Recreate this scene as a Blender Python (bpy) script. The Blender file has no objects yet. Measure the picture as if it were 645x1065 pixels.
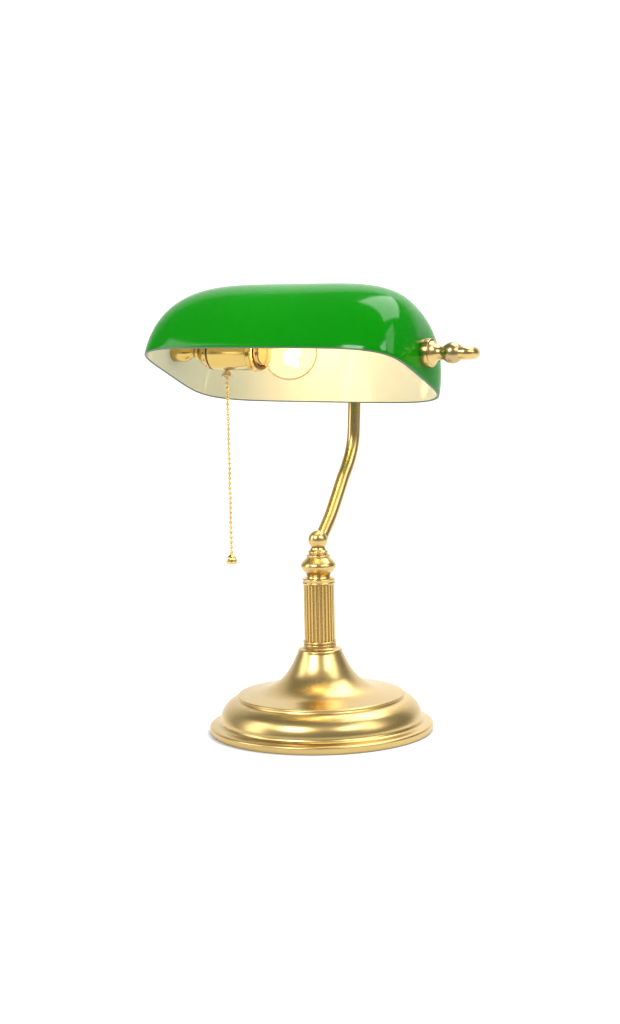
import bpy, bmesh, math
from mathutils import Vector, Matrix

S = 1.0 / 1250.0                      # metres per unit of the measured drawing
TH = math.radians(30.0)               # the shade's axis is turned this much to the camera
PHI = math.radians(24.0)              # the shade is tipped back on its pivots
A = Vector((math.cos(TH), -math.sin(TH), 0))     # along the shade, towards its near end
B = Vector((math.sin(TH), math.cos(TH), 0))      # towards the back of the lamp
Z = Vector((0, 0, 1))

scene = bpy.context.scene
col = scene.collection

# ------------------------------------------------------------------ helpers
def link(name, bm, mats, parent=None, smooth_angle=35, loc=None):
    me = bpy.data.meshes.new(name)
    bm.normal_update()
    bm.to_mesh(me)
    bm.free()
    for p in me.polygons:
        p.use_smooth = True
    me.set_sharp_from_angle(angle=math.radians(smooth_angle))
    if not isinstance(mats, (list, tuple)):
        mats = [mats]
    for m in mats:
        me.materials.append(m)
    o = bpy.data.objects.new(name, me)
    col.objects.link(o)
    if parent is not None:
        o.parent = parent
    return o

def basis(axis):
    w = Vector(axis).normalized()
    t = Z if abs(w.z) < 0.9 else Vector((1, 0, 0))
    u = t.cross(w).normalized()
    return u, w.cross(u).normalized(), w

def lathe(bm, prof, origin=(0, 0, 0), axis=(0, 0, 1), seg=96, rfun=None):
    """prof: (radius, height) pairs; turned about axis at origin."""
    u, v, w = basis(axis)
    o = Vector(origin)
    rings = []
    for r, h in prof:
        if r < 1e-7:
            rings.append([bm.verts.new(o + w * h)])
            continue
        ring = []
        for i in range(seg):
            a = 2 * math.pi * i / seg
            rr = r if rfun is None else rfun(r, a, h)
            ring.append(bm.verts.new(o + w * h + (u * math.cos(a) + v * math.sin(a)) * rr))
        rings.append(ring)
    for p, q in zip(rings, rings[1:]):
        for i in range(seg):
            j = (i + 1) % seg
            if len(p) == 1 and len(q) == 1:
                continue
            if len(p) == 1:
                bm.faces.new((p[0], q[j], q[i]))
            elif len(q) == 1:
                bm.faces.new((p[i], p[j], q[0]))
            else:
                bm.faces.new((p[i], p[j], q[j], q[i]))
    return bm

def spline(pts, n=8):
    """Catmull-Rom through points of any dimension."""
    P = [Vector(p) for p in pts]
    out = []
    for i in range(len(P) - 1):
        p0 = P[i - 1] if i > 0 else P[i] * 2 - P[i + 1]
        p1, p2 = P[i], P[i + 1]
        p3 = P[i + 2] if i + 2 < len(P) else P[i + 1] * 2 - P[i]
        t0 = 0.0
        t1 = t0 + max((p1 - p0).length, 1e-9) ** 0.5
        t2 = t1 + max((p2 - p1).length, 1e-9) ** 0.5
        t3 = t2 + max((p3 - p2).length, 1e-9) ** 0.5
        for k in range(n):
            t = t1 + (t2 - t1) * k / n
            a1 = p0 * ((t1 - t) / (t1 - t0)) + p1 * ((t - t0) / (t1 - t0))
            a2 = p1 * ((t2 - t) / (t2 - t1)) + p2 * ((t - t1) / (t2 - t1))
            a3 = p2 * ((t3 - t) / (t3 - t2)) + p3 * ((t - t2) / (t3 - t2))
            b1 = a1 * ((t2 - t) / (t2 - t0)) + a2 * ((t - t0) / (t2 - t0))
            b2 = a2 * ((t3 - t) / (t3 - t1)) + a3 * ((t - t1) / (t3 - t1))
            out.append(b1 * ((t2 - t) / (t2 - t1)) + b2 * ((t - t1) / (t2 - t1)))
    out.append(P[-1])
    return out

def tube(bm, path, r, seg=24, cap=True):
    path = [Vector(p) for p in path]
    n = len(path)
    T = [(path[min(i + 1, n - 1)] - path[max(i - 1, 0)]).normalized() for i in range(n)]
    u, _, _ = basis(T[0])
    rings = []
    for i in range(n):
        u = (u - T[i] * u.dot(T[i])).normalized()
        v = T[i].cross(u)
        rr = r(i / (n - 1)) if callable(r) else r
        rings.append([bm.verts.new(path[i] + (u * math.cos(2 * math.pi * k / seg) + v * math.sin(2 * math.pi * k / seg)) * rr) for k in range(seg)])
    for p, q in zip(rings, rings[1:]):
        for k in range(seg):
            j = (k + 1) % seg
            bm.faces.new((p[k], p[j], q[j], q[k]))
    if cap:
        bm.faces.new(rings[0][::-1])
        bm.faces.new(rings[-1])
    return bm

def px(prof):
    return [(r * S, h * S) for r, h in prof]

def arc(cx, cy, r, a0, a1, n=8, ry=None):
    ry = r if ry is None else ry
    return [(cx + r * math.cos(math.radians(a0 + (a1 - a0) * i / n)),
             cy + ry * math.sin(math.radians(a0 + (a1 - a0) * i / n))) for i in range(n + 1)]

# ------------------------------------------------------------------ materials
def new_mat(name):
    m = bpy.data.materials.new(name)
    m.use_nodes = True
    nt = m.node_tree
    return m, nt, nt.nodes['Principled BSDF'], nt.nodes['Material Output']

def brass(name, colour, rough, aniso=0.0, grain=(1, 1, 1)):
    m, nt, p, out = new_mat(name)
    p.inputs['Metallic'].default_value = 1.0
    tc = nt.nodes.new('ShaderNodeTexCoord')
    mp = nt.nodes.new('ShaderNodeMapping')
    mp.inputs['Scale'].default_value = grain
    nt.links.new(tc.outputs['Object'], mp.inputs['Vector'])
    nz = nt.nodes.new('ShaderNodeTexNoise')
    nz.inputs['Scale'].default_value = 160
    nz.inputs['Detail'].default_value = 3
    nt.links.new(mp.outputs['Vector'], nz.inputs['Vector'])
    mr = nt.nodes.new('ShaderNodeMapRange')
    mr.inputs['To Min'].default_value = rough - 0.015
    mr.inputs['To Max'].default_value = rough + 0.015
    nt.links.new(nz.outputs['Fac'], mr.inputs['Value'])
    nt.links.new(mr.outputs['Result'], p.inputs['Roughness'])
    big = nt.nodes.new('ShaderNodeTexNoise')
    big.inputs['Scale'].default_value = 28
    big.inputs['Detail'].default_value = 5
    nt.links.new(tc.outputs['Object'], big.inputs['Vector'])
    mx = nt.nodes.new('ShaderNodeMix')
    mx.data_type = 'RGBA'
    mx.inputs['A'].default_value = (*colour, 1)
    mx.inputs['B'].default_value = (colour[0] * 0.93, colour[1] * 0.90, colour[2] * 0.82, 1)
    nt.links.new(big.outputs['Fac'], mx.inputs['Factor'])
    nt.links.new(mx.outputs['Result'], p.inputs['Base Color'])
    if aniso:
        p.inputs['Anisotropic'].default_value = aniso
        tg = nt.nodes.new('ShaderNodeTangent')
        tg.direction_type = 'RADIAL'
        tg.axis = 'Z'
        nt.links.new(tg.outputs['Tangent'], p.inputs['Tangent'])
    return m

BR = (0.60, 0.44, 0.18)
m_base = brass('spun_satin_brass', BR, 0.28, 0.45)
m_brass = brass('satin_brass', BR, 0.27)
m_tube = brass('brushed_brass_tube', BR, 0.25)
m_shiny = brass('bright_brass', (0.60, 0.44, 0.16), 0.17)
m_socket = brass('lacquered_socket_brass', (0.60, 0.42, 0.13), 0.2)
m_chain = brass('aged_brass_chain', (0.70, 0.53, 0.20), 0.22)
m_knob = brass('antique_brass', (0.45, 0.34, 0.17), 0.30)
m_dark, nt_, p_, _ = new_mat('dark_socket_seam')
p_.inputs['Base Color'].default_value = (0.10, 0.05, 0.02, 1)
p_.inputs['Metallic'].default_value = 0.8
p_.inputs['Roughness'].default_value = 0.4
m_steel, nt_, p_, _ = new_mat('nickel')
p_.inputs['Base Color'].default_value = (0.62, 0.58, 0.50, 1)
p_.inputs['Metallic'].default_value = 1
p_.inputs['Roughness'].default_value = 0.2

def cased_glass(name, colour, trans_colour, trans, coat=0.7, rough=0.12, vary=0.06):
    """Opal glass: diffuse body that lets some light through, under a polished skin."""
    m, nt, p, out = new_mat(name)
    tc = nt.nodes.new('ShaderNodeTexCoord')
    nz = nt.nodes.new('ShaderNodeTexNoise')
    nz.inputs['Scale'].default_value = 9
    nz.inputs['Detail'].default_value = 3
    nt.links.new(tc.outputs['Object'], nz.inputs['Vector'])
    mx = nt.nodes.new('ShaderNodeMix')
    mx.data_type = 'RGBA'
    mx.inputs['A'].default_value = (*[c * (1 - vary) for c in colour], 1)
    mx.inputs['B'].default_value = (*[min(1, c * (1 + vary)) for c in colour], 1)
    nt.links.new(nz.outputs['Fac'], mx.inputs['Factor'])
    nt.links.new(mx.outputs['Result'], p.inputs['Base Color'])
    p.inputs['Roughness'].default_value = rough
    p.inputs['IOR'].default_value = 1.5
    p.inputs['Specular IOR Level'].default_value = 0.5 * coat
    bp = nt.nodes.new('ShaderNodeBump')
    bp.inputs['Strength'].default_value = 0.10
    bp.inputs['Distance'].default_value = 0.002
    nt.links.new(nz.outputs['Fac'], bp.inputs['Height'])
    nt.links.new(bp.outputs['Normal'], p.inputs['Normal'])
    tr = nt.nodes.new('ShaderNodeBsdfTranslucent')
    tr.inputs['Color'].default_value = (*trans_colour, 1)
    ms = nt.nodes.new('ShaderNodeMixShader')
    ms.inputs['Fac'].default_value = trans
    nt.links.new(p.outputs['BSDF'], ms.inputs[1])
    nt.links.new(tr.outputs['BSDF'], ms.inputs[2])
    nt.links.new(ms.outputs['Shader'], out.inputs['Surface'])
    return m

m_green = cased_glass('green_cased_glass', (0.0005, 0.215, 0.001), (0.006, 0.72, 0.004), 0.30)
m_lining = cased_glass('white_opal_glass', (0.85, 0.81, 0.70), (0.85, 0.82, 0.70), 0.18, coat=0.3, rough=0.08, vary=0.02)
m_edge = cased_glass('ground_glass_edge', (0.13, 0.17, 0.13), (0.2, 0.3, 0.2), 0.2, rough=0.15)

def thin_glass(name):
    m, nt, p, out = new_mat(name)
    nt.nodes.remove(p)
    tr = nt.nodes.new('ShaderNodeBsdfTransparent')
    tr.inputs['Color'].default_value = (0.995, 0.99, 0.98, 1)
    gl = nt.nodes.new('ShaderNodeBsdfGlossy')
    gl.inputs['Roughness'].default_value = 0.03
    fr = nt.nodes.new('ShaderNodeFresnel')
    fr.inputs['IOR'].default_value = 1.07
    m1 = nt.nodes.new('ShaderNodeMixShader')
    nt.links.new(fr.outputs['Fac'], m1.inputs['Fac'])
    nt.links.new(tr.outputs['BSDF'], m1.inputs[1])
    nt.links.new(gl.outputs['BSDF'], m1.inputs[2])
    tl = nt.nodes.new('ShaderNodeBsdfTranslucent')
    tl.inputs['Color'].default_value = (1.0, 0.82, 0.5, 1)
    m2 = nt.nodes.new('ShaderNodeMixShader')
    m2.inputs['Fac'].default_value = 0.07
    nt.links.new(m1.outputs['Shader'], m2.inputs[1])
    nt.links.new(tl.outputs['BSDF'], m2.inputs[2])
    nt.links.new(m2.outputs['Shader'], out.inputs['Surface'])
    return m
m_bulb = thin_glass('clear_bulb_glass')

m_fil, nt_, p_, _ = new_mat('glowing_filament')
p_.inputs['Base Color'].default_value = (1, 0.8, 0.5, 1)
p_.inputs['Emission Color'].default_value = (1.0, 0.72, 0.34, 1)
p_.inputs['Emission Strength'].default_value = 14

m_white, nt_, p_, _ = new_mat('white_seamless_paper')
p_.inputs['Roughness'].default_value = 0.9
p_.inputs['Specular IOR Level'].default_value = 0.1
nz_ = nt_.nodes.new('ShaderNodeTexNoise')
nz_.inputs['Scale'].default_value = 60
nz_.inputs['Detail'].default_value = 6
rp_ = nt_.nodes.new('ShaderNodeMapRange')
rp_.inputs['To Min'].default_value = 0.88
rp_.inputs['To Max'].default_value = 0.92
nt_.links.new(nz_.outputs['Fac'], rp_.inputs['Value'])
nt_.links.new(rp_.outputs['Result'], p_.inputs['Base Color'])

# ------------------------------------------------------------------ backdrop sweep
bm = bmesh.new()
prof = [(-0.95, 0.0), (1.2, 0.0)] + [(1.2 + 0.8 * math.sin(math.radians(t)), 0.8 - 0.8 * math.cos(math.radians(t))) for t in range(6, 91, 6)] + [(2.0, 2.6)]
prev = None
for y, z in prof:
    cur = (bm.verts.new((-2.8, y, z)), bm.verts.new((2.8, y, z)))
    if prev:
        bm.faces.new((prev[0], prev[1], cur[1], cur[0]))
    prev = cur
bd = link('backdrop', bm, m_white)
bd['kind'] = 'structure'
bd['label'] = 'plain white seamless backdrop sweeping up behind the lamp'

# ------------------------------------------------------------------ the lamp
lamp = bpy.data.objects.new('desk_lamp', None)
lamp.empty_display_size = 0.05
col.objects.link(lamp)
lamp['label'] = 'brass desk lamp with green glass shade, pull chain and round stepped base'
lamp['category'] = 'lamp'

# base: one spun piece, rim bead, bell, stepped disc and trumpet
prof = [(0, 1.0), (104, 1.0), (108, 0.4)]
prof += [(114, 0.0)] + arc(116.0, 1.8, 1.8, -80, 0, 4) + [(118.1, 4.0)] + arc(115.9, 6.4, 2.2, 0, 75, 5)
prof += [(p.x, p.y) for p in spline([(115.4, 8.9), (112.5, 9.5), (109.6, 10.2), (108.0, 11.2)], 3)]
prof += [(p.x, p.y) for p in spline([(107.0, 13.2), (106.5, 17.0), (104.3, 23.4), (100.0, 29.4), (93.8, 34.0), (88.6, 36.0)], 6)]
prof += arc(86.4, 38.0, 1.8, -30, 95, 6)
prof += [(p.x, p.y) for p in spline([(85.2, 40.0), (74, 41.6), (62, 43.8), (52, 47.8), (44, 53.2), (37, 60.2), (31, 69), (26.5, 78), (23.6, 84.5)], 7)]
prof += arc(21.4, 85.8, 1.9, 5, 90, 5)
prof += [(19.2, 88.3), (17.9, 89.2), (17.0, 90.6), (0, 90.6)]
base = link('base', lathe(bmesh.new(), px(prof), seg=192), m_base, lamp)

# fluted column with a collar at each end
NF = 26
UP = Vector((0, 0, 3)) * S
def flute(r, a, h):
    t = (a * NF / (2 * math.pi)) % 1.0            # a round-bottomed groove, then a flat land
    g = abs(t - 0.5) / 0.27
    return r - (1.9 * S * math.sqrt(1 - g * g) if g < 1 else 0)
prof = [(16.3, 93), (16.3, 96), (16.3, 120), (16.3, 152), (16.3, 155)]
column = link('column', lathe(bmesh.new(), px(prof), origin=UP, seg=NF * 20, rfun=flute), m_brass, lamp, 60)
low = [(0, 87.9), (17.0, 87.9)] + arc(16.8, 89.2, 1.1, -80, 60, 4) + [(16.4, 90.6)] + arc(16.7, 92.3, 1.3, -60, 85, 5) + [(15.2, 93.8), (0, 93.8)]
link('collar', lathe(bmesh.new(), px(low), origin=UP, seg=96), m_brass, column)
up = [(0, 153.2), (15.2, 153.2), (16.6, 153.4)] + arc(16.7, 155.0, 1.0, -70, 60, 4) + [(16.9, 156.4), (17.2, 158.2)] + arc(16.5, 158.8, 1.0, 0, 85, 4) + [(13.5, 160.2), (0, 160.4)]
link('collar', lathe(bmesh.new(), px(up), origin=UP, seg=96), m_brass, column)

# turned finial and ball joint
fin = [(0, 160.0), (13.2, 160.0), (12.6, 161.2)]
fin += [(p.x, p.y) for p in spline([(12.4, 162.0), (13.6, 164.4), (16.6, 168.2), (18.6, 172.2), (18.0, 175.4), (15.0, 179.0), (12.4, 181.4)], 5)]
fin += [(12.0, 182.0)] + arc(11.6, 183.4, 1.2, -60, 80, 4) + [(10.3, 185.0)] + arc(9.2, 187.3, 1.5, -70, 70, 4) + [(9.0, 189.2), (8.2, 190.4), (7.6, 192), (0, 192.2)]
finial = link('finial', lathe(bmesh.new(), px(fin), origin=UP, seg=96), m_brass, lamp)
ballp = [(0, -10)] + arc(0, 0, 10.2, -72, 90, 24)[0:] 
ballp[-1] = (0, 10.2)
BALL = Vector((0, 0, 203.0)) * S
link('ball_joint', lathe(bmesh.new(), px(ballp), origin=BALL, seg=64), m_brass, finial)

# shade frame
OP = B * (-47.8 * S) + A * (-1.2 * S) + Z * (378 * S)      # centre of the shade's opening
ZP = 25.0                               # pivots above the opening plane
L2, W2, H = 149.2, 78.5, 95.3
NEXP, PTOP, QTOP = 5.2, 4.6, 3.0                  # how square the outline and the crown are
SV = (B * math.cos(PHI) - Z * math.sin(PHI))       # across the shade: the back edge hangs lower
SW = (Z * math.cos(PHI) + B * math.sin(PHI))
def sh(u, v, w):
    return OP + (A * u + SV * v + SW * w) * S
PIV = OP + SW * (ZP * S)                # on the pivot axis, mid length

# arm: up from the ball, leaning back, then behind the shade and round to the near pivot
zp = PIV.z / S
pb = PIV.dot(B) / S
def P3(u, b, z):
    return (A * u + B * b + Z * z) * S
def PB(u, b):
    return P3(u, b, zp - (b - pb) * 0.06)
path = [P3(0, 8, 205), P3(0, 27, 224), P3(0, 43.5, 245), P3(0, 56, 262), P3(0, 67, 275), P3(0, 76, 289), P3(0, 81.5, 304), P3(0, 83.5, 321), P3(0, 85, 339), P3(0, 86, 358), P3(2, 86, 370),
        P3(8, 86, zp - 14), P3(20, 86, zp - 7), P3(42, 85, zp - 6), PB(85, pb + 122), PB(125, pb + 102), PB(155, pb + 74), PB(177, pb + 46), PB(191, pb + 21), PB(195.2, pb + 9), PB(194.6, pb + 3.6), PB(191.5, pb + 0.6), PB(187, pb), PB(179, pb)]
arm = link('arm', tube(bmesh.new(), spline(path, 6), lambda t: (7.0 - 0.5 * max(0.0, min(1.0, (t - 0.5) / 0.3))) * S, 32), m_tube, lamp, 50)

# glass shade: outer green skin with its ground edge, white opal lining inside
def dome(u2, v2, h2, nexp, na=160, nb=44):
    rows = []
    for j in range(nb + 1):
        be = (math.pi / 2) * (j / nb)
        row = []
        if j == nb:
            rows.append([(0, 0, h2)])
            continue
        for i in range(na):
            al = 2 * math.pi * i / na
            # spread the samples along the outline of a long box
            dx, dy = math.cos(al) / 1.0, math.sin(al)
            du, dv, dw = dx * math.cos(be), dy * math.cos(be), math.sin(be)
            # every lengthwise slice is one superellipse, squarer at the rim than over the crown
            top = (math.atan2(dw, abs(dv)) / (math.pi / 2)) ** 1.0 if dw else 0.0
            top = top * top * (3 - 2 * top)
            p_, q_ = nexp + (PTOP - nexp) * top, nexp + (QTOP - nexp) * top
            rho = math.hypot(dv, dw)
            lo, hi = 0.5, 2.0
            for _ in range(40):
                rr = (lo + hi) / 2
                if (abs(du) * rr) ** p_ + (rho * rr) ** q_ < 1:
                    lo = rr
                else:
                    hi = rr
            row.append((du * rr * u2, dv * rr * v2, dw * rr * h2))
        rows.append(row)
    return rows
TK = 2.5
outer = dome(L2, W2, H, NEXP)
inner = dome(L2 - TK, W2 - TK, H - TK, NEXP)
def skin(bm, rows, flip=False, mat=0):
    vr = [[bm.verts.new(sh(*p)) for p in row] for row in rows]
    for p, q in zip(vr, vr[1:]):
        n = len(p)
        for i in range(n):
            j = (i + 1) % n
            f = (p[i], p[j], q[0]) if len(q) == 1 else (p[i], p[j], q[j], q[i])
            fc = bm.faces.new(f[::-1] if flip else f)
            fc.material_index = mat
    return vr
bm = bmesh.new()
vo = skin(bm, outer)
# rounded edge between the two skins
edge = [vo[0]]
for k in range(1, 7):
    t = math.pi * k / 6
    row = []
    for (xo, yo, zo), (xi, yi, zi) in zip(outer[0], inner[0]):
        c = (1 - math.cos(t)) / 2
        row.append(bm.verts.new(sh(xo + (xi - xo) * c, yo + (yi - yo) * c, -1.0 * math.sin(t))))
    edge.append(row)
for p, q in zip(edge, edge[1:]):
    n = len(p)
    for i in range(n):
        j = (i + 1) % n
        f = bm.faces.new((p[i], q[i], q[j], p[j]))
        f.material_index = 1
shade = link('shade', bm, [m_green, m_edge], lamp, 60)
bm = bmesh.new()
skin(bm, inner, flip=True)
link('lining', bm, m_lining, shade, 60)

# near pivot: washer, neck and ball outside the shade
E = L2 * (1 - (ZP / H) ** 4) ** 0.25 + 2.0
o = PIV + A * (E * S)
pk = [(0, -3.5), (14.3, -3.5)] + arc(13.6, 5.6, 0.7, 0, 90, 3) + [(0, 6.5)]
pivot = link('pivot_washer', lathe(bmesh.new(), px(pk), origin=o, axis=A, seg=64), m_shiny, lamp)
nk = [(0, 6.3), (12.0, 6.3), (11.6, 7.6), (9.6, 9.4), (8.0, 11.4), (7.1, 13.4), (6.6, 15.6), (6.5, 18.0), (7.2, 20.0), (0, 20.2)]
link('neck', lathe(bmesh.new(), px(nk), origin=o, axis=A, seg=48), m_brass, pivot)
bp_ = [(0, -10.8)] + arc(0, 0, 10.8, -80, 80, 24) + [(0, 10.8)]
link('knob', lathe(bmesh.new(), px(bp_), origin=o + A * (28.0 * S), axis=A, seg=64), m_knob, pivot)
# far pivot: a low cap nut outside
cn = [(0, -2), (11, -2), (11.4, 2), (10.4, 4)] + [(8.5, 6.0), (5, 7.4), (0, 7.8)]
link('cap_nut', lathe(bmesh.new(), px(cn), origin=PIV - A * (E * S), axis=-A, seg=48), m_knob, lamp)

# lamp holder inside, held at the far end
def ax(u):
    return PIV + A * (u * S)
mt = [(0, -159), (10.0, -158), (10.0, -143), (8.2, -138.5), (6.0, -136), (5.4, -132), (6.2, -128.5), (8.4, -126.5), (8.4, -123.5), (6.5, -122.5), (6.5, -120), (0, -120)]
SR = 18.6
socket = link('socket', lathe(bmesh.new(), px([(0, -106), (SR, -106)] + arc(SR - 0.6, -104.5, 1.0, -70, 0, 3) + [(SR, -98), (SR, -60)] + arc(SR + 0.2, -58, 1.2, -70, 70, 5) + [(SR - 0.4, -55), (SR + 0.5, -53.5), (SR + 0.5, -51), (SR - 1.4, -50.4), (SR - 2.2, -62), (0, -62)]), origin=ax(10), axis=A, seg=72), m_socket, lamp)
link('mounting_nipple', lathe(bmesh.new(), px(mt), origin=ax(10), axis=A, seg=48), m_socket, socket)
capp = [(0, -121), (8.5, -121.2)] + [(p.x, p.y) for p in spline([(9.5, -120.6), (13.5, -118), (16.4, -113.8), (17.6, -109.6), (18.2, -107.6)], 5)] + [(17.4, -107.0), (0, -107.0)]
link('socket_cap', lathe(bmesh.new(), px(capp), origin=ax(10), axis=A, seg=72), m_socket, socket)
link('seam', lathe(bmesh.new(), px([(0, -107.4), (18.5, -107.4), (18.9, -106.6), (18.9, -105.6), (18.4, -105.0), (0, -105.0)]), origin=ax(10), axis=A, seg=72), m_dark, socket)
link('insulator_ring', lathe(bmesh.new(), px([(SR - 2.1, -60), (SR - 0.7, -50.6), (SR - 1.0, -48.6), (SR - 2.4, -48.4), (SR - 4.4, -50), (SR - 4.4, -60)]), origin=ax(10), axis=A, seg=72), m_dark, socket)
# small vent holes round the cap
bm = bmesh.new()
for k in range(14):
    a_ = 2 * math.pi * k / 14
    u_, v_, w_ = basis(A)
    d_ = u_ * math.cos(a_) + v_ * math.sin(a_)
    lathe(bm, px([(0, -0.6), (0.95, -0.6), (0.95, 0.25), (0, 0.25)]), origin=ax(-100.6) + d_ * (17.2 * S), axis=d_, seg=10)
link('vent_holes', bm, m_dark, socket)
# pull switch under the holder and its chain
SWU = -82.5
so = ax(SWU) - Z * ((SR - 1) * S)
swp = [(0, 1), (3.2, 1), (3.2, -2.2), (3.6, -2.8), (5.0, -5.2), (6.2, -7.0), (6.2, -7.8), (4.4, -8.0), (2.0, -8.2), (0, -8.2)]
link('pull_switch', lathe(bmesh.new(), px([(r, h) for r, h in swp][::-1]), origin=so, seg=32), m_steel, socket)
bm = bmesh.new()
top = so - Z * (8.5 * S)
N, STEP = 36, 5.2
for k in range(N):
    c = top - Z * ((k * STEP + 2.0) * S)
    bmesh.ops.create_uvsphere(bm, u_segments=12, v_segments=8, radius=2.0 * S, matrix=Matrix.Translation(c))
tube(bm, [top + Z * (2 * S), top - Z * (N * STEP * S)], 0.5 * S, 8)
chain = link('pull_chain', bm, m_chain, lamp, 60)
kb = [(0, 0), (4.2, 0), (5.2, 0.6), (5.6, 1.6), (5.3, 4.0)] + [(4.9, 6.2), (3.6, 8.0), (2.0, 9.4), (1.4, 10.2), (1.2, 11), (0, 11.2)]
def facet(r, a, h):
    return r * (1 + 0.05 * math.cos(6 * a))
link('chain_knob', lathe(bmesh.new(), px([(r * 1.08, h * 1.03) for r, h in kb]), origin=top - Z * ((N * STEP + 9.5) * S), seg=36, rfun=facet), m_chain, chain)

# bulb: clear globe with its screw base and glowing filament
GC = -6.0
GR = 28.5
gp = []
for i in range(0, 33):
    t = math.radians(-90 + i * (180 - 32) / 32)
    gp.append((GR * math.cos(t), -GR * math.sin(t)))
gp[0] = (0, GR)
neck_r, neck_h = gp[-1]
gp += [(p.x, p.y) for p in spline([(neck_r, neck_h), (13.6, -27.5), (12.4, -32), (12.0, -40)], 5)][1:]
bulb = link('bulb', lathe(bmesh.new(), [(r * S, (h + GC) * S) for r, h in gp[::-1]], origin=PIV, axis=A, seg=64), m_bulb, lamp, 60)
sb = [(0, -56), (13.2, -56)]
for k in range(9):
    sb += [(13.4, -55 + 2 * k), (12.6, -54 + 2 * k)]
sb += [(12.9, -36.5), (12.2, -35.5), (0, -35.5)]
link('screw_base', lathe(bmesh.new(), px(sb), origin=PIV, axis=A, seg=48), m_shiny, bulb)
link('stem', lathe(bmesh.new(), px([(0, -35.6), (5, -35.6), (4, -28), (2.2, -20), (0, -19.5)]), origin=PIV, axis=A, seg=24), m_bulb, bulb)
bm = bmesh.new()
pts = []
for k in range(9):
    t = k / 8 * 2 * math.pi * 0.86 + 0.44
    r_ = 4.6 if k % 2 == 0 else 6.6
    pts.append(ax(GC + (8 if k % 2 else -2)) + (SV * math.cos(t) + SW * math.sin(t)) * (r_ * S) - Z * (5 * S))
tube(bm, spline(pts, 5), 2.9 * S, 10)
fil = link('filament', bm, m_fil, bulb, 60)

# ------------------------------------------------------------------ light
def area(name, loc, target, sx, sy, power, colour=(1, 1, 1), spread=180):
    d = bpy.data.lights.new(name, 'AREA')
    d.shape = 'RECTANGLE'
    d.size, d.size_y = sx, sy
    d.energy = power
    d.color = colour
    d.spread = math.radians(spread)
    o_ = bpy.data.objects.new(name, d)
    o_.location = loc
    o_.rotation_euler = (Vector(target) - Vector(loc)).to_track_quat('-Z', 'Y').to_euler()
    col.objects.link(o_)
    return o_
area('softbox', (-2.2, -0.3, 1.0), (0, 0, 0.25), 0.9, 1.7, 12)
area('softbox', (1.9, -1.0, 1.6), (0, 0, 0.1), 1.0, 1.8, 12)
area('softbox', (-1.2, -1.75, 1.25), (0, 0, 0.3), 0.5, 0.4, 0.9)
area('front_softbox', (-1.5, -2.1, 2.0), (0, -0.3, 0), 1.1, 0.9, 38)
area('front_softbox', (1.5, -2.1, 2.0), (0, -0.3, 0), 0.9, 0.9, 16)
area('overhead_softbox', (0.9, 0.7, 2.6), (0.3, 0.2, 0), 2.0, 1.8, 44)

pl = bpy.data.lights.new('bulb_light', 'POINT')
pl.energy = 0.165
pl.color = (1.0, 0.68, 0.30)
pl.shadow_soft_size = 0.012
po = bpy.data.objects.new('bulb_light', pl)
po.location = ax(GC)
col.objects.link(po)

w = bpy.data.worlds.new('World')
scene.world = w
w.use_nodes = True
bg = w.node_tree.nodes['Background']
bg.inputs['Color'].default_value = (1, 1, 1, 1)
bg.inputs['Strength'].default_value = 0.20

# ------------------------------------------------------------------ camera
D, HC = 1.70, 0.387
cd = bpy.data.cameras.new('camera')
cam = bpy.data.objects.new('camera', cd)
col.objects.link(cam)
scene.camera = cam
cd.sensor_fit = 'HORIZONTAL'
cd.sensor_width = 36
cd.clip_end = 50
cd.lens = 36 * D / (645 * S)
ROLL = math.radians(1.2)
target = Vector((-0.0061, 0, 0.186))
loc = Vector((-0.0061, -D, HC))
q = (target - loc).to_track_quat('-Z', 'Y')
cam.location = loc
cam.rotation_euler = (q.to_matrix() @ Matrix.Rotation(-ROLL, 3, 'Z')).to_euler()

scene.view_settings.view_transform = 'Standard'
scene.view_settings.look = 'None'
scene.view_settings.exposure = 0.48
scene.view_settings.gamma = 1
scene.cycles.use_denoising = True
scene.cycles.use_adaptive_sampling = False
scene.cycles.max_bounces = 12
scene.cycles.transparent_max_bounces = 16
scene.cycles.sample_clamp_indirect = 3
scene.cycles.caustics_reflective = False
scene.cycles.caustics_refractive = False
scene.cycles.blur_glossy = 0.5
